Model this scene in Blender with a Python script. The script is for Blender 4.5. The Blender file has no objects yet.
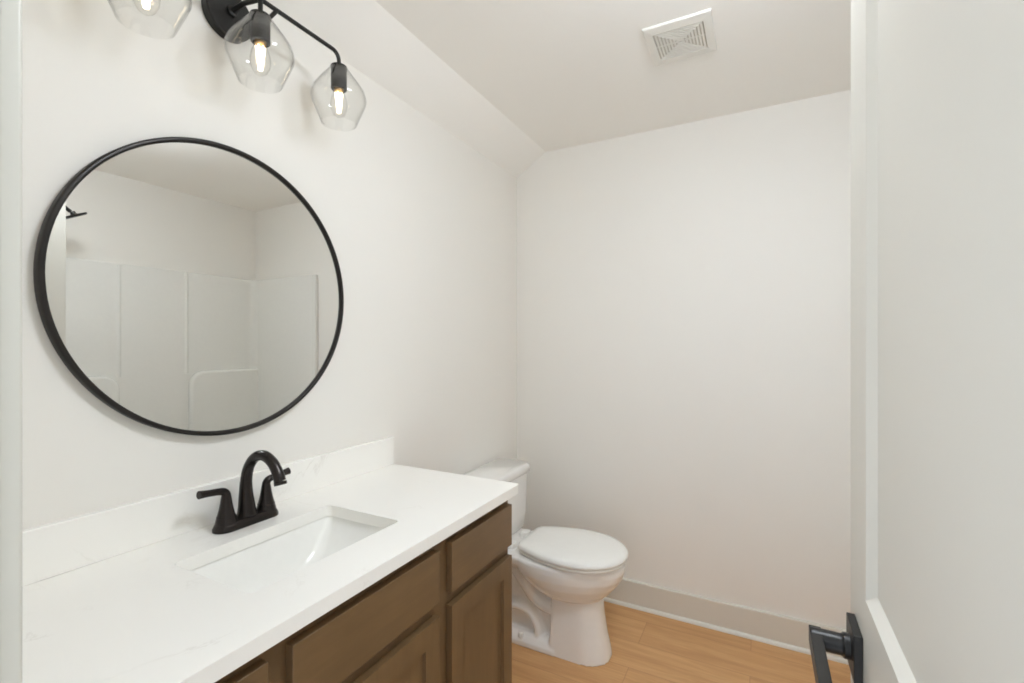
import bpy, bmesh, math, random
from mathutils import Vector, Matrix

# ------------------------------------------------------------------ camera, world, exposure
S = bpy.context.scene
COL = S.collection
cam_d = bpy.data.cameras.new('camera')
cam = bpy.data.objects.new('camera', cam_d); COL.objects.link(cam)
cam_d.sensor_width = 36.0
cam_d.lens = 472.5 * 36.0 / 1024.0
cam_d.shift_y = 1.1 / 1024.0
cam_d.clip_start = 0.02
cam.location = (1.259, 0.0, 1.362)
cam.rotation_euler = (math.radians(90), 0, math.radians(27.77))
S.camera = cam

S.view_settings.view_transform = 'Standard'
S.view_settings.look = 'None'
S.view_settings.exposure = 0.18
S.view_settings.gamma = 1.0
S.view_settings.use_curve_mapping = False
S.cycles.use_denoising = True
S.cycles.filter_width = 1.75
S.cycles.max_bounces = 14
S.cycles.diffuse_bounces = 8
S.cycles.glossy_bounces = 6
S.cycles.transparent_max_bounces = 24
S.cycles.sample_clamp_indirect = 6.0
S.cycles.caustics_reflective = False
S.cycles.caustics_refractive = False

WORLD_STRENGTH = 1.55      # daylight of the hall beyond the open doorway
CEIL_LAMP = 44.0           # flush ceiling lamp diffuser
CEIL_UP = 30.0           # lamp ring inside the ceiling light's bowl, shining up at the ceiling
BULB = 6.0                # filaments of the vanity bulbs

world = bpy.data.worlds.new('world'); S.world = world
world.use_nodes = True
bg = world.node_tree.nodes['Background']
bg.inputs[0].default_value = (0.888, 0.97, 1.07, 1)
bg.inputs[1].default_value = WORLD_STRENGTH

# ------------------------------------------------------------------ materials
def srgb(r, g, b):
    f = lambda c: (c/255/12.92) if c/255 <= 0.04045 else ((c/255+0.055)/1.055)**2.4
    return (f(r), f(g), f(b), 1)

def new_mat(name):
    m = bpy.data.materials.new(name); m.use_nodes = True
    nt = m.node_tree
    return m, nt, nt.nodes['Principled BSDF']

def coords(nt, scale=(1, 1, 1)):
    tc = nt.nodes.new('ShaderNodeTexCoord'); mp = nt.nodes.new('ShaderNodeMapping')
    mp.inputs['Scale'].default_value = scale
    nt.links.new(tc.outputs['Object'], mp.inputs['Vector'])
    return mp.outputs['Vector']

def bump(nt, b, height, strength, dist=0.002):
    n = nt.nodes.new('ShaderNodeBump'); n.inputs['Strength'].default_value = strength
    n.inputs['Distance'].default_value = dist
    nt.links.new(height, n.inputs['Height']); nt.links.new(n.outputs['Normal'], b.inputs['Normal'])

def mix_col(nt, fac, a, c):
    n = nt.nodes.new('ShaderNodeMix'); n.data_type = 'RGBA'
    nt.links.new(fac, n.inputs['Factor'])
    for sock, v in ((n.inputs['A'], a), (n.inputs['B'], c)):
        if isinstance(v, tuple): sock.default_value = v
        else: nt.links.new(v, sock)
    return n.outputs['Result']

def ramp(nt, fac, stops):
    r = nt.nodes.new('ShaderNodeValToRGB')
    e = r.color_ramp.elements
    while len(e) < len(stops): e.new(0.5)
    for i, (p, c) in enumerate(stops):
        e[i].position = p; e[i].color = c
    nt.links.new(fac, r.inputs['Fac'])
    return r.outputs['Color']

def noise(nt, vec, scale, detail=3.0, rough=0.5, dist=0.0):
    n = nt.nodes.new('ShaderNodeTexNoise')
    n.inputs['Scale'].default_value = scale; n.inputs['Detail'].default_value = detail
    n.inputs['Roughness'].default_value = rough; n.inputs['Distortion'].default_value = dist
    nt.links.new(vec, n.inputs['Vector'])
    return n.outputs['Fac']

def paint(name, col, rough, bump_s=0.05, scale=260.0, var=0.012):
    m, nt, b = new_mat(name)
    v = coords(nt)
    n = noise(nt, v, scale, 2.0)
    big = noise(nt, v, 2.2, 2.0)
    d = tuple(max(0, c*(1-var*2)) for c in col[:3]) + (1,)
    nt.links.new(mix_col(nt, big, d, col), b.inputs['Base Color'])
    b.inputs['Roughness'].default_value = rough
    bump(nt, b, n, bump_s, 0.001)
    return m

def plain(name, col, rough, metallic=0.0, coat=0.0, spec=0.5):
    m, nt, b = new_mat(name)
    v = coords(nt)
    n = noise(nt, v, 40, 2.0)
    d = tuple(c*0.96 for c in col[:3]) + (1,)
    nt.links.new(mix_col(nt, n, d, col), b.inputs['Base Color'])
    b.inputs['Roughness'].default_value = rough
    b.inputs['Metallic'].default_value = metallic
    b.inputs['Coat Weight'].default_value = coat
    b.inputs['Specular IOR Level'].default_value = spec
    return m

M = {}
M['wall'] = paint('wall_paint', srgb(238, 235, 229), 0.62, 0.10, 240)
M['ceiling'] = paint('ceiling_paint', srgb(247, 244, 239), 0.8, 0.35, 130)
M['trim'] = paint('trim_paint', srgb(226, 224, 216), 0.32, 0.02, 90)
M['baseboard'] = paint('baseboard_paint', srgb(220, 216, 206), 0.34, 0.02, 90)
M['casing'] = paint('casing_paint', srgb(206, 204, 195), 0.34, 0.02, 90)
M['door'] = paint('door_paint', srgb(226, 223, 214), 0.36, 0.03, 120)
M['porcelain'] = plain('white_porcelain', srgb(243, 241, 238), 0.10, 0, 0.4)
M['seat'] = plain('seat_plastic', srgb(246, 245, 241), 0.22)
M['sink'] = plain('sink_porcelain', srgb(245, 244, 240), 0.14, 0, 0.25)
M['fibreglass'] = plain('white_fibreglass', srgb(236, 235, 230), 0.16, 0, 0.3)
M['vent'] = plain('vent_plastic', srgb(236, 233, 226), 0.4)
M['vent_dark'] = plain('vent_slot_grey', srgb(212, 206, 196), 0.7)
M['black'] = plain('matte_black_metal', srgb(44, 43, 42), 0.38, 0.55)
M['bronze'] = plain('dark_bronze_metal', srgb(50, 45, 43), 0.27, 0.75)
M['frame'] = plain('mirror_frame_black', srgb(46, 43, 41), 0.33, 0.6)
M['brass'] = plain('bulb_brass', srgb(196, 158, 104), 0.3, 0.9)
M['chrome'] = plain('chrome', srgb(200, 200, 200), 0.12, 1.0)
M['caulk'] = plain('white_caulk', srgb(235, 233, 227), 0.5)

# quartz
m, nt, b = new_mat('white_quartz'); v = coords(nt)
big = noise(nt, v, 3.0, 6.0, 0.6, 1.6)
vein = ramp(nt, big, [(0.485, srgb(247, 245, 240)), (0.5, srgb(236, 233, 227)), (0.515, srgb(247, 245, 240))])
mask = ramp(nt, noise(nt, v, 5.5, 2.0), [(0.56, (0, 0, 0, 1)), (0.70, (1, 1, 1, 1))])
nt.links.new(mix_col(nt, mask, srgb(247, 245, 240), vein), b.inputs['Base Color'])
b.inputs['Roughness'].default_value = 0.22
M['quartz'] = m

# brown-stained cabinet wood; grain runs along the given object axis
def stained(name, sc, c1, c2):
    m, nt, b = new_mat(name); v = coords(nt, sc)
    n = noise(nt, v, 9.0, 5.0, 0.6, 0.4)
    bl = noise(nt, coords(nt), 4.5, 3.0)
    g = ramp(nt, n, [(0.25, c1), (0.75, c2)])
    dk = tuple(c*0.80 for c in c1[:3]) + (1,)
    r = ramp(nt, bl, [(0.36, (0.45, 0.45, 0.45, 1)), (0.62, (0, 0, 0, 1))])
    nt.links.new(mix_col(nt, r, g, dk), b.inputs['Base Color'])
    b.inputs['Roughness'].default_value = 0.40
    bump(nt, b, n, 0.05, 0.001)
    return m
M['wood_v'] = stained('brown_stained_wood', (6, 6, 0.6), srgb(104, 81, 54), srgb(116, 90, 60))
M['wood_h'] = stained('brown_stained_wood_drawer', (6, 0.6, 6), srgb(104, 81, 54), srgb(116, 90, 60))

# vinyl plank floor, planks run along x
m, nt, b = new_mat('oak_plank_floor')
v = coords(nt)
br = nt.nodes.new('ShaderNodeTexBrick'); nt.links.new(v, br.inputs['Vector'])
br.inputs['Scale'].default_value = 1.0; br.inputs['Brick Width'].default_value = 1.22
br.inputs['Row Height'].default_value = 0.18; br.inputs['Mortar Size'].default_value = 0.0012
br.inputs['Mortar Smooth'].default_value = 0.2; br.inputs['Bias'].default_value = 0.0
br.offset = 0.37
br.inputs['Color1'].default_value = (0.15, 0.15, 0.15, 1); br.inputs['Color2'].default_value = (0.85, 0.85, 0.85, 1)
br.inputs['Mortar'].default_value = (0.5, 0.5, 0.5, 1)
off = nt.nodes.new('ShaderNodeVectorMath'); off.operation = 'MULTIPLY_ADD'
nt.links.new(br.outputs['Color'], off.inputs[0]); off.inputs[1].default_value = (7, 3, 1); nt.links.new(v, off.inputs[2])
mp = nt.nodes.new('ShaderNodeMapping'); mp.inputs['Scale'].default_value = (0.9, 9.0, 1)
nt.links.new(off.outputs[0], mp.inputs['Vector'])
gr = noise(nt, mp.outputs['Vector'], 2.6, 7.0, 0.6, 0.5)
mp2 = nt.nodes.new('ShaderNodeMapping'); mp2.inputs['Scale'].default_value = (3.0, 60.0, 1)
nt.links.new(off.outputs[0], mp2.inputs['Vector'])
fine = noise(nt, mp2.outputs['Vector'], 3.0, 3.0, 0.6)
FL = [srgb(186, 139, 90), srgb(209, 163, 112), srgb(221, 178, 128)]
base = ramp(nt, gr, [(0.25, FL[0]), (0.52, FL[1]), (0.8, FL[2])])
fm = ramp(nt, fine, [(0.42, (0.22, 0.22, 0.22, 1)), (0.62, (0, 0, 0, 1))])
base = mix_col(nt, fm, base, srgb(168, 124, 80))
pl = ramp(nt, br.outputs['Color'], [(0.1, (0.0, 0.0, 0.0, 1)), (0.9, (0.25, 0.25, 0.25, 1))])
base = mix_col(nt, pl, base, srgb(186, 140, 94))
base = mix_col(nt, br.outputs['Fac'], base, srgb(172, 128, 86))
nt.links.new(base, b.inputs['Base Color'])
b.inputs['Roughness'].default_value = 0.42
bump(nt, b, fine, 0.05, 0.001)
M['floor'] = m

# mirror
m, nt, b = new_mat('mirror_silver')
b.inputs['Base Color'].default_value = (0.80, 0.80, 0.775, 1); b.inputs['Metallic'].default_value = 1.0
b.inputs['Roughness'].default_value = 0.0
M['mirror'] = m

# thin clear glass: mostly transmits, reflects more towards grazing angles
def thin_glass(name, tint, blend):
    m = bpy.data.materials.new(name); m.use_nodes = True
    nt = m.node_tree; nt.nodes.clear()
    o = nt.nodes.new('ShaderNodeOutputMaterial'); mx = nt.nodes.new('ShaderNodeMixShader')
    tr = nt.nodes.new('ShaderNodeBsdfTransparent'); tr.inputs['Color'].default_value = tint
    gl = nt.nodes.new('ShaderNodeBsdfGlossy'); gl.inputs['Roughness'].default_value = 0.03
    gl.inputs['Color'].default_value = (0.9, 0.9, 0.9, 1)
    lw = nt.nodes.new('ShaderNodeLayerWeight'); lw.inputs['Blend'].default_value = 0.5
    pw = nt.nodes.new('ShaderNodeMath'); pw.operation = 'POWER'; pw.inputs[1].default_value = 4.0
    ma = nt.nodes.new('ShaderNodeMath'); ma.operation = 'MULTIPLY_ADD'
    ma.inputs[1].default_value = blend; ma.inputs[2].default_value = 0.035
    p3 = nt.nodes.new('ShaderNodeMath'); p3.operation = 'POWER'; p3.inputs[1].default_value = 5.0
    nt.links.new(lw.outputs['Facing'], p3.inputs[0])
    dk = tuple(c*0.66 for c in tint[:3]) + (1,)
    nt.links.new(mix_col(nt, p3.outputs[0], tint, dk), tr.inputs['Color'])
    nt.links.new(lw.outputs['Facing'], pw.inputs[0]); nt.links.new(pw.outputs[0], ma.inputs[0])
    nt.links.new(ma.outputs[0], mx.inputs['Fac'])
    nt.links.new(tr.outputs[0], mx.inputs[1]); nt.links.new(gl.outputs[0], mx.inputs[2])
    nt.links.new(mx.outputs[0], o.inputs['Surface'])
    return m
M['glass'] = thin_glass('clear_glass', (0.975, 0.975, 0.97, 1), 0.55)
M['bulb_glass'] = thin_glass('bulb_glass', (0.99, 0.985, 0.97, 1), 0.35)

def emit(name, col, strength):
    m = bpy.data.materials.new(name); m.use_nodes = True
    nt = m.node_tree; nt.nodes.clear()
    o = nt.nodes.new('ShaderNodeOutputMaterial'); e = nt.nodes.new('ShaderNodeEmission')
    e.inputs['Color'].default_value = col; e.inputs['Strength'].default_value = strength
    nt.links.new(e.outputs[0], o.inputs['Surface'])
    return m
M['filament'] = emit('glowing_filament', (1.0, 0.86, 0.66, 1), BULB)
M['diffuser'] = emit('lamp_diffuser', (0.888, 0.97, 1.07, 1), CEIL_LAMP)

M['lamp_up'] = emit('lamp_ring_glow', (0.888, 0.97, 1.07, 1), CEIL_UP)

# ------------------------------------------------------------------ mesh helpers
def obj(name, bm, mat, parent=None, smooth=True, angle=35, bevel=0.0, seg=2):
    bmesh.ops.recalc_face_normals(bm, faces=bm.faces)
    me = bpy.data.meshes.new(name); bm.to_mesh(me); bm.free()
    if smooth:
        me.shade_smooth(); me.set_sharp_from_angle(angle=math.radians(angle))
    me.materials.append(mat)
    o = bpy.data.objects.new(name, me); COL.objects.link(o)
    if parent: o.parent = parent
    if bevel:
        b = o.modifiers.new('bevel', 'BEVEL'); b.width = bevel; b.segments = seg; b.limit_method = 'ANGLE'
        b.angle_limit = math.radians(40); b.harden_normals = True
    return o

def tag(o, label, cat, group=None):
    o['label'] = label; o['category'] = cat
    if group: o['group'] = group
    return o

def thing(name, label, cat, loc=(0, 0, 0), group=None):
    o = bpy.data.objects.new(name, None); COL.objects.link(o)
    o.location = loc; o.empty_display_size = 0.1
    return tag(o, label, cat, group)

def struct(o):
    o['kind'] = 'structure'; return o

def new(): return bmesh.new()

def box(bm, a, b):
    x0, y0, z0 = a; x1, y1, z1 = b
    vs = [bm.verts.new(p) for p in ((x0,y0,z0),(x1,y0,z0),(x1,y1,z0),(x0,y1,z0),(x0,y0,z1),(x1,y0,z1),(x1,y1,z1),(x0,y1,z1))]
    for f in ((0,3,2,1),(4,5,6,7),(0,1,5,4),(1,2,6,5),(2,3,7,6),(3,0,4,7)):
        bm.faces.new([vs[i] for i in f])
    return bm

def boxes(*bs):
    bm = new()
    for a, b in bs: box(bm, a, b)
    return bm

def loft(bm, rings, cap0=True, cap1=True, closed=False):
    R = [[bm.verts.new(p) for p in r] for r in rings]
    n = len(R[0])
    pairs = list(zip(R[:-1], R[1:]))
    if closed: pairs.append((R[-1], R[0]))
    for a, b in pairs:
        for i in range(n):
            j = (i+1) % n
            bm.faces.new((a[i], a[j], b[j], b[i]))
    if not closed:
        if cap0: bm.faces.new(R[0][::-1])
        if cap1: bm.faces.new(R[-1])
    return bm

def lathe(bm, prof, c=(0, 0, 0), axis='z', n=48, cap0=True, cap1=True):
    rings = []
    for r, h in prof:
        ring = []
        for i in range(n):
            a = 2*math.pi*i/n; p, q = r*math.cos(a), r*math.sin(a)
            ring.append({'z': (c[0]+p, c[1]+q, c[2]+h), 'x': (c[0]+h, c[1]+p, c[2]+q), 'y': (c[0]+p, c[1]+h, c[2]+q)}[axis])
        rings.append(ring)
    return loft(bm, rings, cap0, cap1)

def spline(pts, k=8):
    P = [Vector(p) for p in pts]; out = []
    for i in range(len(P)-1):
        p0 = P[max(i-1, 0)]; p1 = P[i]; p2 = P[i+1]; p3 = P[min(i+2, len(P)-1)]
        for j in range(k):
            t = j/k
            out.append(0.5*((2*p1)+(p2-p0)*t+(2*p0-5*p1+4*p2-p3)*t*t+(3*p1-p0-3*p2+p3)*t**3))
    out.append(P[-1]); return out

def tube(bm, pts, radii, n=20, flat=None, caps=True):
    """Tube along pts; radii is a number or list; flat=(axis_vector, factor) squashes the section along an axis."""
    P = [Vector(p) for p in pts]
    if not isinstance(radii, (list, tuple)): radii = [radii]*len(P)
    rings = []; up = None
    for i, p in enumerate(P):
        t = (P[min(i+1, len(P)-1)] - P[max(i-1, 0)]).normalized()
        if up is None:
            up = Vector((0, 0, 1)) if abs(t.z) < 0.9 else Vector((0, 1, 0))
        u = (up - t*up.dot(t)).normalized(); w = t.cross(u); up = u
        ring = []
        for k in range(n):
            a = 2*math.pi*k/n
            d = (u*math.cos(a) + w*math.sin(a))*radii[i]
            if flat: d += flat[0]*(d.dot(flat[0]))*(flat[1]-1)
            ring.append(p+d)
        rings.append(ring)
    return loft(bm, rings, caps, caps)

def interp(vals, n):
    out = []
    for i in range(n):
        t = i/(n-1)*(len(vals)-1); k = min(int(t), len(vals)-2); f = t-k
        out.append(vals[k]*(1-f)+vals[k+1]*f)
    return out

def rrect(cx, cy, hx, hy, r, z, n=6):
    """rounded rectangle ring in the xy plane"""
    pts = []
    r = min(r, hx, hy)
    for (sx, sy, a0) in ((1, 1, 0), (-1, 1, 90), (-1, -1, 180), (1, -1, 270)):
        for k in range(n+1):
            a = math.radians(a0 + 90*k/n)
            pts.append((cx+sx*(hx-r)+r*math.cos(a), cy+sy*(hy-r)+r*math.sin(a), z))
    return pts

def egg(xb, xf, hw, z, n=64, front=2.0, back=2.6, mid=0.42):
    """egg outline, long axis +x: rounded back at xb, pointed front at xf"""
    xm = xb + (xf-xb)*mid; pts = []
    for i in range(n):
        a = 2*math.pi*i/n; c, s = math.cos(a), math.sin(a)
        e = front if c >= 0 else back
        L = (xf-xm) if c >= 0 else (xm-xb)
        pts.append((xm+L*math.copysign(abs(c)**(2/e), c), hw*math.copysign(abs(s)**(2/e), s), z))
    return pts

def panelled(mapf, a0, a1, b0, b1, thick, panels, depth, bw):
    """slab whose front is at d=0 with recessed panels; panels = (pa0,pa1,pb0,pb1) stacked in b"""
    bm = new()
    V = lambda a, b, d: bm.verts.new(mapf(a, b, d))
    def quad(p): bm.faces.new([V(*q) for q in p])
    pa0, pa1 = panels[0][0], panels[0][1]
    quad([(a0,b0,0),(pa0,b0,0),(pa0,b1,0),(a0,b1,0)])
    quad([(pa1,b0,0),(a1,b0,0),(a1,b1,0),(pa1,b1,0)])
    edges = [b0]
    for p in panels: edges += [p[2], p[3]]
    edges.append(b1)
    for i in range(0, len(edges), 2):
        quad([(pa0,edges[i],0),(pa1,edges[i],0),(pa1,edges[i+1],0),(pa0,edges[i+1],0)])
    for (p, q, r, s) in panels:
        i0, i1, j0, j1 = p+bw, q-bw, r+bw, s-bw
        quad([(p,r,0),(q,r,0),(i1,j0,depth),(i0,j0,depth)]); quad([(p,s,0),(q,s,0),(i1,j1,depth),(i0,j1,depth)])
        quad([(p,r,0),(p,s,0),(i0,j1,depth),(i0,j0,depth)]); quad([(q,r,0),(q,s,0),(i1,j1,depth),(i1,j0,depth)])
        quad([(i0,j0,depth),(i1,j0,depth),(i1,j1,depth),(i0,j1,depth)])
    t = thick
    quad([(a0,b0,t),(a1,b0,t),(a1,b1,t),(a0,b1,t)])
    quad([(a0,b0,0),(a1,b0,0),(a1,b0,t),(a0,b0,t)]); quad([(a0,b1,0),(a1,b1,0),(a1,b1,t),(a0,b1,t)])
    quad([(a0,b0,0),(a0,b1,0),(a0,b1,t),(a0,b0,t)]); quad([(a1,b0,0),(a1,b1,0),(a1,b1,t),(a1,b0,t)])
    bmesh.ops.remove_doubles(bm, verts=bm.verts, dist=1e-5)
    return bm

# ------------------------------------------------------------------ room
YB = 2.455; XR = 2.45; H = 2.44; YF = 0.14; XT = 1.70
YW = 0.935                                   # end wall of the tub alcove
struct(obj('floor', boxes(((-0.10, 0.02, -0.05), (XR+0.10, YB+0.10, 0.0))), M['floor'], smooth=False))

bm = new()   # ceiling with the sloped strip over the vanity wall
prof = [(0.0, 2.324), (0.183, H), (XR, H), (XR, H+0.1), (-0.1, H+0.1), (-0.1, 2.324)]
loft(bm, [[(x, y, z) for x, z in prof] for y in (0.02, YB)])
struct(obj('ceiling', bm, M['ceiling'], smooth=False))

struct(obj('wall_left', boxes(((-0.10, 0.02, 0.0), (0.0, YB, 2.324))), M['wall'], smooth=False))
bm = new()
prof = [(-0.1, 0.0), (XR+0.1, 0.0), (XR+0.1, H+0.1), (-0.1, H+0.1)]
loft(bm, [[(x, y, z) for x, z in prof] for y in (YB, YB+0.10)])
struct(obj('wall_back', bm, M['wall'], smooth=False))
struct(obj('wall_right', boxes(((XR, 0.02, 0.0), (XR+0.10, YB, H))), M['wall'], smooth=False))
JL, JR, JH = 0.727, 1.420, 2.045
bm = boxes(((0.0, 0.02, 0.0), (JL-0.018, YF, 2.30)), ((JR+0.018, 0.02, 0.0), (XR, YF, H)), ((JL-0.018, 0.02, JH+0.018), (JR+0.018, YF, H)),
           ((0.183, 0.02, 2.30), (JL-0.018, YF, H)))
struct(obj('wall_front', bm, M['wall'], smooth=False))
struct(obj('wall_partition', boxes(((XT, 0.815, 0.0), (XR, YW, H))), M['wall'], smooth=False))

struct(obj('hall_light_blocker', boxes(((1.60, -1.80, 0.0), (1.70, 0.02, H))), M['wall'], smooth=False))  # unseen wall added outside the door to limit daylight through the opening

# door lining and casing
bm = boxes(((JL-0.018, 0.02, 0), (JL, YF, JH)), ((JR, 0.02, 0), (JR+0.018, YF, JH)), ((JL-0.018, 0.02, JH), (JR+0.018, YF, JH+0.018)),
           ((JL, 0.02, 0), (JL+0.010, 0.100, JH)), ((JR-0.010, 0.02, 0), (JR, 0.100, JH)))
struct(obj('trim_1', bm, M['casing'], bevel=0.001))
def casing(name, a, b):
    return struct(obj(name, boxes((a, b)), M['casing'], bevel=0.004, seg=3))
casing('trim_2', (JL-0.062, YF, 0), (JL-0.004, YF+0.017, JH+0.062))
casing('trim_3', (JR+0.004, YF, 0), (JR+0.062, YF+0.017, JH+0.062))
casing('trim_4', (JL-0.004, YF, JH+0.004), (JR+0.004, YF+0.017, JH+0.062))

# baseboards with a shoe strip
def base_run(name, p0, p1, nrm):
    """flat board with an eased top edge and a small white shoe moulding"""
    p0, p1, nrm = Vector(p0), Vector(p1), Vector(nrm)
    bm = new()
    prof = [(0, 0), (0.014, 0), (0.014, 0.128), (0.011, 0.133), (0, 0.133)]
    loft(bm, [[p + nrm*d + Vector((0, 0, z)) for d, z in prof] for p in (p0, p1)])
    return struct(obj(name, bm, M['baseboard'], angle=20))
def shoe_run(name, p0, p1, nrm):
    p0, p1, nrm = Vector(p0), Vector(p1), Vector(nrm)
    bm = new()
    prof = [(0.014, 0)] + [(0.014+0.012*math.cos(a), 0.016*math.sin(a)) for a in [math.pi/2*k/6 for k in range(7)]]
    loft(bm, [[p + nrm*d + Vector((0, 0, z)) for d, z in prof] for p in (p0, p1)])
    return struct(obj(name, bm, M['trim'], angle=60))
base_run('baseboard_back', (0.0, YB, 0), (XT-0.012, YB, 0), (0, -1, 0))
shoe_run('trim_5', (0.0, YB, 0), (XT-0.012, YB, 0), (0, -1, 0))
base_run('baseboard_left', (0, 1.392, 0), (0, YB-0.014, 0), (1, 0, 0))
shoe_run('trim_6', (0, 1.392, 0), (0, YB-0.026, 0), (1, 0, 0))

# ------------------------------------------------------------------ door
DX, DY0, DY1, DZ = 1.382, 0.163, 0.892, 2.032
dm = panelled(lambda a, b, d: (DX+d, a, b), DY0, DY1, 0.012, DZ, 0.035,
              [(DY0+0.115, DY1-0.120, 0.24, 0.82), (DY0+0.115, DY1-0.120, 1.020, DZ-0.115)], 0.0105, 0.013)
door = struct(obj('door_1', dm, M['door'], smooth=False, bevel=0.0012, seg=2))
rc = Vector((DX, 0.822, 0.928))
rose = obj('door_handle', boxes(((rc.x-0.0105, rc.y-0.033, rc.z-0.033), (rc.x, rc.y+0.033, rc.z+0.033))), M['black'], door, bevel=0.0012)
rose['label'] = 'black square-plate lever handle'
bm = lathe(new(), [(0.0172, -0.001), (0.0172, -0.008), (0.0150, -0.010), (0.0145, -0.012), (0.0145, -0.047), (0.0130, -0.049)], (rc.x-0.0100, rc.y, rc.z), 'x', 32)
obj('neck', bm, M['black'], rose)
bm = boxes(((rc.x-0.0595, rc.y-0.128, rc.z-0.0130), (rc.x-0.0440, rc.y+0.014, rc.z+0.0110)))
obj('lever', bm, M['black'], rose, bevel=0.0012)
# hinges on the jamb side
for z in (0.25, 1.05, 1.80):
    bm = lathe(new(), [(0.006, -0.045), (0.006, 0.045)], (DX+0.040, DY0-0.001, z), 'z', 16)
    obj('hinge', bm, M['black'], door)

# ------------------------------------------------------------------ vanity cabinet
CY0, CY1, CF, CT = 0.142, 1.387, 0.557, 0.898       # countertop extents
VX, VY0, VY1, VZ = 0.525, 0.150, 1.364, 0.868
van = thing('vanity_cabinet', 'brown stained wood bathroom vanity cabinet under the white countertop', 'cabinet', (0.0, 0.757, 0.0))
def V3(a): return tuple(Vector(a) - Vector((0.0, 0.757, 0.0)))
def vb(*bs): return boxes(*[(V3(a), V3(b)) for a, b in bs])
T = 0.018
carc = vb(((0.002, VY0, 0.0), (VX-0.02, VY0+T, VZ)), ((0.002, VY1-T, 0.0), (VX-0.02, VY1, VZ)),
          ((0.002, VY0+T, 0.10), (VX-0.02, VY1-T, 0.10+T)), ((0.002, VY0+T, 0.118), (0.010, VY1-T, 0.80)),
          ((VX-0.095, VY0+T, 0.0), (VX-0.083, VY1-T, 0.10)))
obj('carcass', carc, M['wood_v'], van, bevel=0.0008)
R3 = [VY0, 0.508, 0.976]                      # column starts
ff = vb(((VX-0.02, VY0, 0.10), (VX, VY0+0.030, VZ)), ((VX-0.02, 0.488, 0.10), (VX, 0.560, VZ)),
        ((VX-0.02, 0.952, 0.10), (VX, 1.040, VZ)), ((VX-0.02, VY1-0.030, 0.10), (VX, VY1, VZ)),
        *[((VX-0.02, a, z0), (VX, b, z1)) for a, b in ((VY0+0.030, 0.488), (0.560, 0.952), (1.040, VY1-0.030))
          for z0, z1 in ((0.826, VZ), (0.665, 0.718), (0.10, 0.135))])
obj('face_frame', ff, M['wood_v'], van)
cols = [(0.160, 0.500), (0.545, 0.967), (1.020, 1.357)]
for i, (a, b) in enumerate(cols):
    d = obj('false_front' if i == 1 else 'drawer', vb(((VX+0.0005, a, 0.707), (VX+0.0195, b, 0.838))), M['wood_h'], van, bevel=0.0018)
    mf = lambda a_, b_, d_: V3((VX+0.0195-d_, a_, b_))
    st = 0.056
    dm = panelled(mf, a, b, 0.112, 0.673, 0.019, [(a+st, b-st, 0.112+st, 0.673-st)], 0.0095, 0.0015)
    obj('cabinet_door', dm, M['wood_v'], van, smooth=False, bevel=0.0012)

# ------------------------------------------------------------------ countertop with sink cutout and backsplash
SX0, SX1, SY0, SY1 = 0.166, 0.428, 0.545, 0.952
ct = thing('vanity_countertop', 'white quartz countertop with backsplash on the brown vanity', 'countertop', (0, 0.757, CT-0.03))
off = Vector((0, 0.757, CT-0.03))
bm = new()
outer = rrect((0.001+CF)/2, (CY0+CY1)/2, (CF-0.001)/2, (CY1-CY0)/2, 0.001, 0, 6)
for k, (px_, py_, _) in enumerate(outer):     # rounded front corners only
    pass
def ring_outer(z):
    pts = []; r = 0.012
    pts += [(0.001, CY0, z)]
    pts += [(CF-r+r*math.cos(a), CY0+r+r*math.sin(a), z) for a in [math.radians(-90+90*k/6) for k in range(7)]]
    pts += [(CF-r+r*math.cos(a), CY1-r+r*math.sin(a), z) for a in [math.radians(90*k/6) for k in range(7)]]
    pts += [(0.001, CY1, z)]
    return [Vector(p)-off for p in pts]
def ring_inner(z):
    return [Vector(p)-off for p in rrect((SX0+SX1)/2, (SY0+SY1)/2, (SX1-SX0)/2, (SY1-SY0)/2, 0.014, z, 5)]
zt, zb = CT, CT-0.03
def holed(z):
    vo = [bm.verts.new(p) for p in ring_outer(z)]; vi = [bm.verts.new(p) for p in ring_inner(z)]
    es = [bm.edges.new((v[i], v[(i+1) % len(v)])) for v in (vo, vi) for i in range(len(v))]
    bmesh.ops.triangle_fill(bm, edges=es, use_beauty=True, use_dissolve=False)
    return vo, vi
to, ti = holed(zt); bo, bi = holed(zb)
for A, B in ((to, bo), (ti, bi)):
    for i in range(len(A)):
        j = (i+1) % len(A); bm.faces.new((A[i], A[j], B[j], B[i]))
obj('slab', bm, M['quartz'], ct, bevel=0.0018, angle=30)
bm = boxes((tuple(Vector((0.001, CY0, CT+0.0003))-off), tuple(Vector((0.020, CY1, CT+0.104))-off)))
obj('backsplash', bm, M['quartz'], ct, bevel=0.0018)

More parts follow.
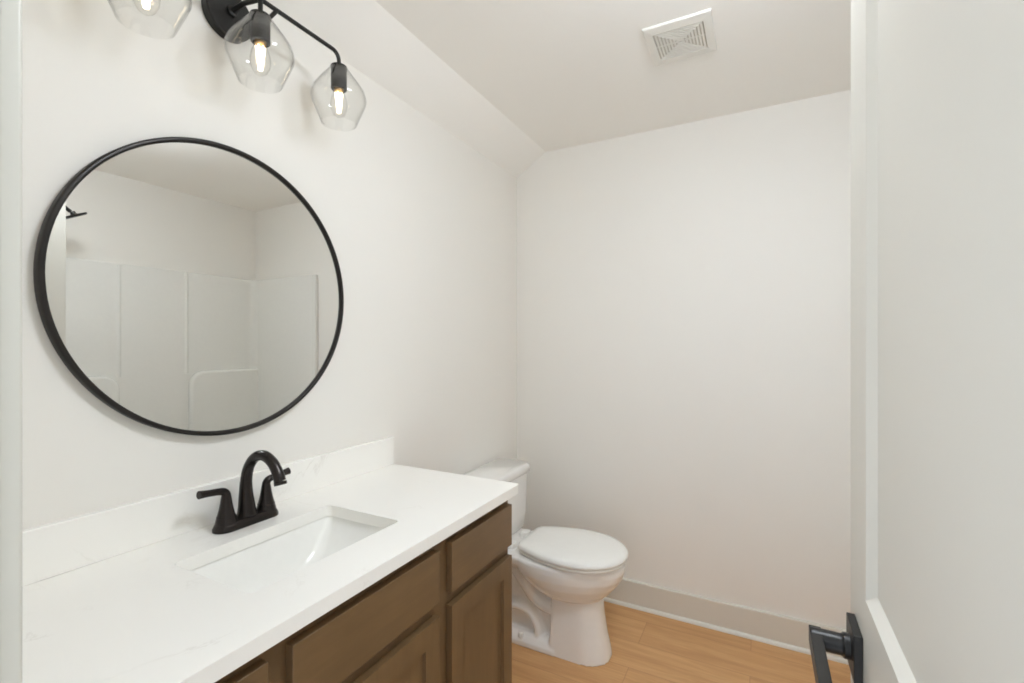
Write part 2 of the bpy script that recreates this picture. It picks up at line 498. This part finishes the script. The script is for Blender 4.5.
# undermount sink: flat flange, straight back, sloped ends running down to the drain
sk = thing('sink', 'white rectangular undermount sink basin set in the quartz countertop', 'sink', ((SX0+SX1)/2, (SY0+SY1)/2, 0.73))
so = Vector(((SX0+SX1)/2, (SY0+SY1)/2, 0.73))
bm = new()
cx, cy, hx, hy = so.x, so.y, (SX1-SX0)/2, (SY1-SY0)/2
def sr(dx, dy, r, z, sx=0.0): return [Vector(p)-so for p in rrect(cx+sx, cy, hx+dx, hy+dy, r, z, 8)]
zz = zb - 0.0005
rings = [sr(0.024, 0.024, 0.02, zz-0.012), sr(0.024, 0.024, 0.02, zz), sr(0.006, 0.006, 0.018, zz), sr(0.002, 0.003, 0.018, zz-0.006),
         sr(-0.004, -0.010, 0.022, zz-0.030), sr(-0.012, -0.045, 0.030, zz-0.075), sr(-0.022, -0.085, 0.040, zz-0.105),
         sr(-0.050, -0.125, 0.05, zz-0.121), sr(-0.095, -0.165, 0.03, zz-0.126), sr(-0.105, -0.178, 0.022, zz-0.127),
         sr(-0.105, -0.178, 0.022, zz-0.139), sr(-0.045, -0.120, 0.05, zz-0.134), sr(-0.010, -0.07, 0.04, zz-0.112), sr(0.004, 0.0, 0.03, zz-0.06), sr(0.010, 0.010, 0.02, zz-0.012)]
loft(bm, rings, False, False, closed=True)
obj('basin', bm, M['sink'], sk, angle=50)
bm = lathe(new(), [(0.0205, -0.010), (0.0205, 0.0), (0.018, 0.0025), (0.012, 0.0015), (0.004, 0.003)], (0, 0, zz-0.127-so.z+0.0005), 'z', 32)
obj('drain', bm, M['bronze'], sk)

# ------------------------------------------------------------------ faucet
FX, FY = 0.086, 0.760
fa = thing('faucet', 'dark bronze two handle centerset faucet behind the sink', 'faucet', (FX, FY, CT))
bm = new()
def stadium(hl, r, z, n=14):
    pts = []
    for (s, a0) in ((1, 0), (-1, 180)):
        for k in range(n+1):
            a = math.radians(a0 + 180*k/n)
            pts.append((r*math.cos(a), s*(hl-r)+r*math.sin(a), z))
    return pts
loft(bm, [stadium(0.084, 0.028, 0.0003), stadium(0.084, 0.028, 0.006), stadium(0.081, 0.0255, 0.012), stadium(0.078, 0.023, 0.018), stadium(0.074, 0.020, 0.021)])
obj('base_plate', bm, M['bronze'], fa, angle=50)
path = spline([(0, 0, 0.019), (-0.001, 0, 0.040), (-0.004, 0, 0.075), (-0.003, 0, 0.110), (0.008, 0, 0.145), (0.034, 0, 0.172), (0.069, 0, 0.180), (0.102, 0, 0.166), (0.122, 0, 0.142), (0.130, 0, 0.124)], 6)
bm = tube(new(), path, interp([0.0245, 0.0205, 0.0165, 0.0140, 0.0130, 0.0130, 0.0130, 0.0130, 0.0135, 0.0140], len(path)), 28)
obj('spout', bm, M['bronze'], fa)
bm = lathe(new(), [(0.0245, 0.0), (0.0258, 0.002), (0.0245, 0.004)], (0, 0, 0.0195), 'z', 28)
obj('spout_collar', bm, M['bronze'], fa)
tip = Vector((0.1305, 0, 0.123))
bm = tube(new(), [tip, tip+Vector((0.002, 0, -0.0075))], [0.0148, 0.0148], 28)
obj('aerator_ring', bm, M['bronze'], fa)
for sgn in (-1, 1):
    y = 0.0535*sgn
    bm = lathe(new(), [(0.0245, 0.017), (0.0235, 0.024), (0.0200, 0.036), (0.0165, 0.050), (0.0135, 0.066), (0.0115, 0.080), (0.0100, 0.087)], (0, y, 0), 'z', 32)
    hp = spline([(0, y, 0.072), (0, y, 0.086), (0.000, y+sgn*0.006, 0.0955), (0.001, y+sgn*0.020, 0.0995), (0.002, y+sgn*0.045, 0.1025), (0.003, y+sgn*0.066, 0.105)], 6)
    tube(bm, hp, interp([0.0110, 0.0105, 0.0095, 0.0085, 0.0082, 0.0098], len(hp)), 24)
    hd = obj('handle', bm, M['bronze'], fa)
    bm = lathe(new(), [(0.0208, 0.0), (0.0218, 0.002), (0.0208, 0.004)], (0, y, 0.0315), 'z', 32)
    obj('collar', bm, M['bronze'], hd)
bm = lathe(new(), [(0.0022, -0.01), (0.0022, 0.040), (0.0042, 0.042), (0.0048, 0.047), (0.0025, 0.050)], (-0.0235, 0, 0.022), 'z', 16)
obj('lift_rod', bm, M['bronze'], fa)

# ------------------------------------------------------------------ mirror
MR, MC = 0.379, Vector((0.0, 0.760, 1.500))
mi = thing('round_mirror', 'large round wall mirror with a thin black metal frame above the faucet', 'mirror', MC)
bm = new()
n = 128; prof = [(MR, 0.001), (MR, 0.022), (MR-0.002, 0.024), (MR-0.009, 0.024), (MR-0.011, 0.022), (MR-0.011, 0.001)]
loft(bm, [[(h, r*math.cos(2*math.pi*i/n), r*math.sin(2*math.pi*i/n)) for r, h in prof] for i in range(n)], False, False, closed=True)
obj('frame', bm, M['frame'], mi, angle=50)
bm = lathe(new(), [(MR-0.0115, 0.004), (MR-0.0115, 0.016)], (0, 0, 0), 'x', 128)
obj('mirror_glass', bm, M['mirror'], mi)

# ------------------------------------------------------------------ vanity light
LX, LY = 0.145, 0.757
vl = thing('vanity_light', 'black three bulb vanity light with clear angular glass shades above the mirror', 'wall light', (0, LY, 2.228))
lo = Vector((0, LY, 2.228))
bm = lathe(new(), [(0.063, 0.001), (0.063, 0.022), (0.060, 0.025), (0.0, 0.0255)], (0, 0, 0), 'x', 64, True, False)
obj('canopy', bm, M['black'], vl)
BZ = 2.226 - lo.z
bm = new()
tube(bm, [(0.024, 0, 0.006), (0.08, 0, 0.010), (LX, 0, BZ)], 0.0062, 16)
lathe(bm, [(0.013, 0.025), (0.013, 0.032), (0.008, 0.034)], (0, 0, 0.006), 'x', 24)
obj('mounting_arm', bm, M['black'], vl)
s = 0.25; r = 0.024
pts = [(LX, -s, 2.178-lo.z), (LX, -s, BZ-r)]
pts += [(LX, -s+r-r*math.cos(a), BZ-r+r*math.sin(a)) for a in [math.pi/2*k/8 for k in range(1, 9)]]
pts += [(LX, y, BZ) for y in (-0.15, -0.08, 0.0, 0.08, 0.15)]
pts += [(LX, s-r+r*math.sin(a), BZ-r+r*math.cos(a)) for a in [math.pi/2*k/8 for k in range(0, 9)]]
pts += [(LX, s, 2.178-lo.z)]
bm = tube(new(), pts, 0.0058, 16)
tube(bm, [(LX, 0, BZ), (LX, 0, 2.178-lo.z)], 0.0058, 16)
tube(bm, [(LX, 0.012, 2.190-lo.z), (LX, 0.026, 2.196-lo.z), (LX, 0.046, BZ)], 0.0052, 14)
obj('bar', bm, M['black'], vl)
Z0 = 2.182 - lo.z
for y in (-s, 0.0, s):
    bm = lathe(new(), [(0.006, 0.004), (0.0235, 0.003), (0.0245, 0.0), (0.0245, -0.003), (0.0225, -0.004), (0.0225, -0.064), (0.0205, -0.066), (0.0165, -0.066), (0.0165, -0.045)], (LX, y, Z0), 'z', 40, True, True)
    so_ = obj('socket', bm, M['black'], vl)
    # clear shade: straight cone out, rounded shoulder, straight cone in, open at the bottom
    pr = [(0.0272, -0.003), (0.0285, -0.007), (0.0585, -0.046), (0.0720, -0.066), (0.0775, -0.082), (0.0785, -0.092), (0.0770, -0.102), (0.0710, -0.117), (0.0520, -0.163), (0.0505, -0.167)]
    bm = new(); th = 0.0024
    full = [(r_, h_) for r_, h_ in pr] + [(r_-th, h_) for r_, h_ in pr[::-1]]
    n = 56
    rings = [[(LX+r_*math.cos(2*math.pi*i/n), y+r_*math.sin(2*math.pi*i/n), Z0+h_) for i in range(n)] for r_, h_ in full]
    loft(bm, rings, False, False, closed=True)
    sh = obj('glass_shade', bm, M['glass'], vl, angle=50); sh['label'] = 'clear angular glass shade'
    # bulb
    bm = lathe(new(), [(0.0125, -0.058), (0.0130, -0.072), (0.0205, -0.090), (0.0240, -0.108), (0.0225, -0.124), (0.0150, -0.140), (0.0060, -0.1465), (0.0012, -0.147)], (LX, y, Z0), 'z', 32, False, True)
    bu = obj('bulb', bm, M['bulb_glass'], vl); bu['label'] = 'clear filament bulb'
    bm = lathe(new(), [(0.0130, -0.048), (0.0130, -0.062), (0.0138, -0.065), (0.0130, -0.070), (0.0110, -0.072), (0.004, -0.074)], (LX, y, Z0), 'z', 24)
    obj('bulb_cap', bm, M['brass'], bu)
    bm = new()
    for k in range(6):
        a = 2*math.pi*k/6
        tube(bm, [(LX+0.0105*math.cos(a), y+0.0105*math.sin(a), Z0-0.076), (LX+0.0045*math.cos(a+0.5), y+0.0045*math.sin(a+0.5), Z0-0.134)], 0.0017, 6)
    tube(bm, [(LX, y, Z0-0.076), (LX, y, Z0-0.136)], 0.0022, 8)
    obj('filament', bm, M['filament'], bu)

# ------------------------------------------------------------------ toilet
TY = 2.000
to_ = thing('toilet', 'white two piece toilet with closed lid between the vanity and the back wall', 'toilet', (0.0, TY, 0.0))
bm = new()
# bowl
loft(bm, [egg(0.25, 0.742, 0.176, 0.418), egg(0.245, 0.748, 0.181, 0.408), egg(0.247, 0.747, 0.181, 0.385), egg(0.262, 0.737, 0.176, 0.355),
          egg(0.290, 0.715, 0.163, 0.320), egg(0.330, 0.686, 0.142, 0.285), egg(0.375, 0.655, 0.115, 0.257), egg(0.42, 0.62, 0.085, 0.240)])
# rear deck under the tank
loft(bm, [rrect(0.185, 0, 0.150, 0.120, 0.04, 0.352), rrect(0.190, 0, 0.158, 0.150, 0.05, 0.385), rrect(0.190, 0, 0.160, 0.155, 0.05, 0.405), rrect(0.190, 0, 0.157, 0.152, 0.05, 0.417)])
# foot: front pedestal
def ped(x0, x1, hw, z=0.0, rb=0.02, n=10):
    """foot outline: tight back corners, broad round front"""
    pts = []; rf = hw*0.92
    for k in range(n+1):
        a = math.pi/2*k/n; pts.append((x1-rf*1.15+rf*1.15*math.sin(a), -hw+rf-rf*math.cos(a), z))
    for k in range(n+1):
        a = math.pi/2*k/n; pts.append((x1-rf*1.15+rf*1.15*math.cos(a), hw-rf+rf*math.sin(a), z))
    for k in range(n+1):
        a = math.pi/2*k/n; pts.append((x0+rb-rb*math.sin(a), hw-rb+rb*math.cos(a), z))
    for k in range(n+1):
        a = math.pi/2*k/n; pts.append((x0+rb-rb*math.cos(a), -hw+rb-rb*math.sin(a), z))
    return pts
loft(bm, [ped(0.430, 0.688, 0.101), ped(0.432, 0.686, 0.100, 0.02), ped(0.436, 0.668, 0.095, 0.10), ped(0.440, 0.655, 0.092, 0.18), ped(0.44, 0.648, 0.091, 0.25), ped(0.44, 0.640, 0.091, 0.28)])
# plinth and web
loft(bm, [rrect(0.285, 0, 0.195, 0.108, 0.03, 0.0), rrect(0.285, 0, 0.195, 0.106, 0.03, 0.022), rrect(0.285, 0, 0.190, 0.088, 0.03, 0.040), rrect(0.285, 0, 0.190, 0.070, 0.03, 0.050)])
loft(bm, [rrect(0.28, 0, 0.18, 0.042, 0.03, 0.03), rrect(0.28, 0, 0.18, 0.042, 0.03, 0.38)])
# trapway
Yv = Vector((0, 1, 0))
t1 = spline([(0.17, 0, 0.365), (0.240, 0, 0.335), (0.298, 0, 0.275), (0.350, 0, 0.215), (0.41, 0, 0.183), (0.48, 0, 0.180)], 8)
tube(bm, t1, interp([0.036, 0.040, 0.041, 0.041, 0.040, 0.038], len(t1)), 20, (Yv, 2.2))
t2 = spline([(0.13, 0, 0.07), (0.19, 0, 0.130), (0.27, 0, 0.158), (0.335, 0, 0.138), (0.368, 0, 0.085), (0.372, 0, 0.03)], 8)
tube(bm, t2, interp([0.030, 0.033, 0.034, 0.033, 0.032, 0.032], len(t2)), 20, (Yv, 2.6))
bowl = obj('bowl', bm, M['porcelain'], to_)
rm = bowl.modifiers.new('remesh', 'REMESH'); rm.mode = 'VOXEL'; rm.voxel_size = 0.0042; rm.use_smooth_shade = True
sm = bowl.modifiers.new('smooth', 'SMOOTH'); sm.factor = 0.5; sm.iterations = 5
# floor bolt covers
for sg in (-1, 1):
    bm = lathe(new(), [(0.013, 0.0), (0.013, 0.010), (0.010, 0.018), (0.004, 0.022)], (0.300, sg*0.094, 0.036), 'z', 20)
    obj('bolt_cap', bm, M['seat'], to_)
# seat and lid
def lid_ring(xb, xf, hw, z, wb=0.60, n=28, r=0.022, mid=0.55):
    """lid outline: straight narrow back edge, widest past the middle, elongated round front"""
    xm = xb + (xf-xb)*mid; half = []
    for i in range(n+1):                      # back corner to widest
        t = i/n; x = xb + (xm-xb)*t
        w = hw*(wb + (1-wb)*math.sin(math.pi/2*t)**0.85)
        if x-xb < r: w -= (r - math.sqrt(max(0, r*r-(r-(x-xb))**2)))
        half.append((x, w))
    for i in range(1, n+1):                   # widest to the tip
        a = math.pi/2*i/n
        half.append((xm+(xf-xm)*math.sin(a), hw*math.cos(a)**0.96 if i < n else 0.0))
    right = [(x, w, z) for x, w in half[:-1]]
    left = [(x, -w, z) for x, w in half[:-1]]
    return left + [(half[-1][0], 0.0, z)] + right[::-1]
bm = new()
loft(bm, [lid_ring(0.294, 0.748, 0.180, 0.423), lid_ring(0.290, 0.752, 0.184, 0.427), lid_ring(0.290, 0.752, 0.184, 0.433), lid_ring(0.294, 0.748, 0.180, 0.436)])
obj('seat', bm, M['seat'], to_)
bm = new()
LC = (0.50, 0.0)
def lid_scaled(k, z): return [(LC[0]+(x-LC[0])*k, y*k, z) for x, y, _ in lid_ring(0.286, 0.757, 0.189, 0)]
loft(bm, [lid_scaled(0.965, 0.4375), lid_scaled(0.995, 0.441), lid_scaled(1.0, 0.447), lid_scaled(0.985, 0.456), lid_scaled(0.95, 0.4615), lid_scaled(0.86, 0.4655), lid_scaled(0.6, 0.4685), lid_scaled(0.25, 0.4695)])
obj('lid', bm, M['seat'], to_, angle=70)
for sg in (-1, 1):
    bm = loft(new(), [rrect(0.243, sg*0.072, 0.020, 0.026, 0.012, 0.417), rrect(0.243, sg*0.072, 0.020, 0.026, 0.012, 0.436), rrect(0.245, sg*0.072, 0.016, 0.022, 0.012, 0.443)])
    obj('hinge_cap', bm, M['seat'], to_)
# tank
def tank_ring(x0, x1, hw, z, bow=0.018, n=40, inset=0.0):
    """back flat, front bowed, corners rounded"""
    base = rrect((x0+x1)/2, 0, (x1-x0)/2, hw, 0.05, z, 8)
    return [(p[0] + (bow*(1-(p[1]/hw)**2) if p[0] > (x0+x1)/2 else 0), p[1], z) for p in base]
bm = loft(new(), [tank_ring(0.045, 0.172, 0.192, 0.4180), tank_ring(0.030, 0.184, 0.202, 0.432), tank_ring(0.028, 0.190, 0.207, 0.50), tank_ring(0.025, 0.198, 0.214, 0.70)])
obj('tank', bm, M['porcelain'], to_, angle=50)
bm = loft(new(), [tank_ring(0.022, 0.200, 0.217, 0.7005), tank_ring(0.017, 0.206, 0.223, 0.706), tank_ring(0.016, 0.207, 0.224, 0.728), tank_ring(0.018, 0.204, 0.221, 0.738), tank_ring(0.024, 0.197, 0.214, 0.745)])
obj('tank_lid', bm, M['porcelain'], to_, angle=50)
bm = lathe(new(), [(0.014, 0.0), (0.014, 0.008), (0.010, 0.012)], (0.205, -0.155, 0.655), 'x', 20)
tube(bm, [(0.216, -0.155, 0.655), (0.220, -0.110, 0.652), (0.221, -0.075, 0.650)], [0.006, 0.007, 0.008], 12)
obj('flush_lever', bm, M['chrome'], to_)

# ------------------------------------------------------------------ exhaust fan grille
VXc, VYc, VHX, VHY = 1.008, 1.762, 0.110, 0.119
ev = thing('exhaust_fan_grille', 'white rectangular exhaust fan grille with concentric slots on the ceiling', 'vent', (VXc, VYc, H))
bm = new()
def fr(hx, hy, z): return [(-hx, -hy, z), (hx, -hy, z), (hx, hy, z), (-hx, hy, z)]
ix, iy = 0.082, 0.080
loft(bm, [fr(VHX, VHY, -0.001), fr(VHX, VHY, -0.0065), fr(VHX-0.0025, VHY-0.0025, -0.0095), fr(ix, iy, -0.012), fr(ix, iy, -0.001)], False, False, closed=True)
obj('grille_frame', bm, M['vent'], ev, smooth=False, bevel=0.001)
bm = new()
k = 7; pitch = ix/(k+0.6)
for i in range(k):
    ox, oy = ix - pitch*(i+0.45), iy - pitch*(i+0.45)*0.97
    w = pitch*0.55
    loft(bm, [fr(ox, oy, -0.0112), fr(ox-w, oy-w, -0.0112), fr(ox-w, oy-w, -0.0070), fr(ox, oy, -0.0070)], False, False, closed=True)
box(bm, (-ix, -0.003, -0.0095), (ix, 0.003, -0.0066)); box(bm, (-0.003, -iy, -0.0095), (0.003, iy, -0.0066))
obj('louvres', bm, M['vent'], ev, smooth=False)
bm = boxes(((-ix+0.0005, -iy+0.0005, -0.0060), (ix-0.0005, iy-0.0005, -0.0012)))
obj('fan_housing', bm, M['vent_dark'], ev, smooth=False)

# ------------------------------------------------------------------ tub and shower unit (seen in the mirror)
tb = thing('tub_shower_surround', 'white moulded tub and shower surround reflected in the round mirror', 'bathtub', (XT, YW, 0))
X0, X1, Y0, Y1, ZS = 0.0, XR-0.003-XT, 0.003, YB-0.003-YW, 1.87
bm = new()     # tub
rim = 0.46
def tr(i0, i1, j, r, z): return rrect((X0+i0+X1-i1)/2, (Y0+Y1)/2, (X1-X0-i0-i1)/2, (Y1-Y0)/2-j, r, z, 8)
loft(bm, [tr(0.0, 0, 0.0, 0.004, 0.0), tr(0.0, 0, 0.0, 0.004, rim-0.02), tr(0.006, 0, 0.0, 0.004, rim), tr(0.075, 0.05, 0.06, 0.10, rim),
          tr(0.090, 0.06, 0.075, 0.11, rim-0.02), tr(0.12, 0.09, 0.12, 0.13, 0.14), tr(0.16, 0.13, 0.18, 0.14, 0.10)], False, True)
obj('tub', bm, M['fibreglass'], tb, angle=50)
def bead(bm, pts, rad): tube(bm, pts, rad, 10)
# long back panel with two raised shelf columns and seam ribs
bm = boxes(((X1-0.022, Y0, rim), (X1, Y1, ZS)))
obj('back_panel', bm, M['fibreglass'], tb, bevel=0.006, seg=3)
def arch_panel(y0, y1, z0, z1, depth, r, open_side=None):
    """raised moulded column with a rounded upper corner"""
    bm = new(); ring = []
    ring.append((y0, z0)); ring.append((y1, z0))
    if open_side == 'r': ring.append((y1, z1))
    else: ring += [(y1-r+r*math.cos(a), z1-r+r*math.sin(a)) for a in [math.pi/2*q/8 for q in range(9)]]
    if open_side == 'l': ring.append((y0, z1))
    else: ring += [(y0+r-r*math.sin(a), z1-r+r*math.cos(a)) for a in [math.pi/2*q/8 for q in range(9)]]
    loft(bm, [[(X1-0.021, y, z) for y, z in ring], [(X1-0.022-depth, y, z) for y, z in ring]])
    return bm
obj('shelf_column', arch_panel(1.92-YW, Y1-0.004, rim+0.001, 1.155, 0.05, 0.09, 'r'), M['fibreglass'], tb, bevel=0.022, seg=5)
obj('shelf_column', arch_panel(Y0+0.004, 1.50-YW, rim+0.001, 1.155, 0.05, 0.09, 'l'), M['fibreglass'], tb, bevel=0.022, seg=5)
for y in (1.51-YW, 1.915-YW):
    bm = loft(new(), [[(X1-0.018, y-0.016, z)] + [(X1-0.0222-0.007*math.cos(math.pi*q/16)**2, y+0.014*q/8, z) for q in range(-8, 9)] + [(X1-0.018, y+0.016, z)] for z in (1.14, ZS-0.007)])
    obj('seam_rib', bm, M['fibreglass'], tb, angle=60)
# end panels with a front flange
for (ya, yb, nm, yn) in ((Y1-0.022, Y1, 'end_panel', -1), (Y0, Y0+0.022, 'end_panel', 1)):
    e = obj(nm, boxes(((X0+0.030, ya, rim), (X1-0.022, yb, ZS))), M['fibreglass'], tb, bevel=0.006, seg=3)
    obj('flange', boxes(((X0+0.004, ya-0.003 if yn < 0 else ya, rim), (X0+0.034, yb if yn < 0 else yb+0.003, ZS-0.001))), M['fibreglass'], e, bevel=0.004)
# rounded inner corners
for (yc, sg) in ((Y1-0.022, -1), (Y0+0.022, 1)):
    bm = new(); r = 0.045; ring = [(X1-0.0215, yc)]
    ring += [(X1-0.022-r+r*math.sin(a), yc+sg*(r-r*math.cos(a))) for a in [math.pi/2*q/8 for q in range(9)]]
    loft(bm, [[(x, y, z) for x, y in ring] for z in (rim+0.001, ZS-0.003)])
    obj('corner_cove', bm, M['fibreglass'], tb, angle=60)

# shower head on the alcove end wall
sh = thing('shower_head', 'black shower head on its arm, its tip showing at the mirror edge', 'shower head', (2.09, YW, 2.13))
bm = lathe(new(), [(0.030, 0.0005), (0.030, 0.006), (0.018, 0.014), (0.010, 0.016)], (0, 0, 0), 'y', 28)
obj('flange', bm, M['black'], sh)
ap = spline([(0, 0.004, 0), (0, 0.08, 0.004), (0, 0.15, -0.010), (0, 0.218, -0.056)], 8)
obj('arm', tube(new(), ap, 0.0095, 14), M['black'], sh)
bm = lathe(new(), [(0.011, 0.016), (0.013, 0.004), (0.018, 0.000), (0.054, -0.003), (0.057, -0.007), (0.055, -0.013), (0.048, -0.015)], (0, 0, 0), 'z', 32)
bmesh.ops.rotate(bm, verts=bm.verts, cent=(0, 0, 0), matrix=Matrix.Rotation(math.radians(27), 3, 'X'))
bmesh.ops.translate(bm, verts=bm.verts, vec=(0, 0.232, -0.068))
obj('spray_disc', bm, M['black'], sh)

# ------------------------------------------------------------------ flush ceiling lamp (above the doorway side of the room)
cl = thing('ceiling_light', 'round semi flush ceiling light with a frosted glass bowl just inside the doorway', 'ceiling light', (1.31, 0.96, H))
bm = lathe(new(), [(0.070, -0.0005), (0.070, -0.014), (0.062, -0.020), (0.012, -0.022), (0.010, -0.024), (0.010, -0.070)], (0, 0, 0), 'z', 48)
obj('ceiling_cup', bm, M['trim'], cl)
bm = lathe(new(), [(0.010, -0.024), (0.010, -0.128), (0.030, -0.130), (0.030, -0.136), (0.004, -0.138)], (0, 0, 0), 'z', 32)
obj('stem', bm, M['trim'], cl)
out = [(0.148, -0.096), (0.150, -0.104), (0.146, -0.130), (0.126, -0.164), (0.088, -0.190), (0.045, -0.204), (0.006, -0.208)]
bm = lathe(new(), [(r_-0.004, h_+0.001) for r_, h_ in out[:1]] + out + [(0.006, -0.203), (0.045, -0.199), (0.086, -0.185), (0.122, -0.160), (0.141, -0.128), (0.1445, -0.104)], (0, 0, 0), 'z', 64, False, False)
obj('glass_bowl', bm, M['diffuser'], cl)
bm = lathe(new(), [(0.036, -0.140), (0.110, -0.140), (0.112, -0.137), (0.110, -0.134), (0.036, -0.134), (0.034, -0.137), (0.036, -0.140)], (0, 0, 0), 'z', 48, False, False)
obj('lamp_ring', bm, M['lamp_up'], cl)
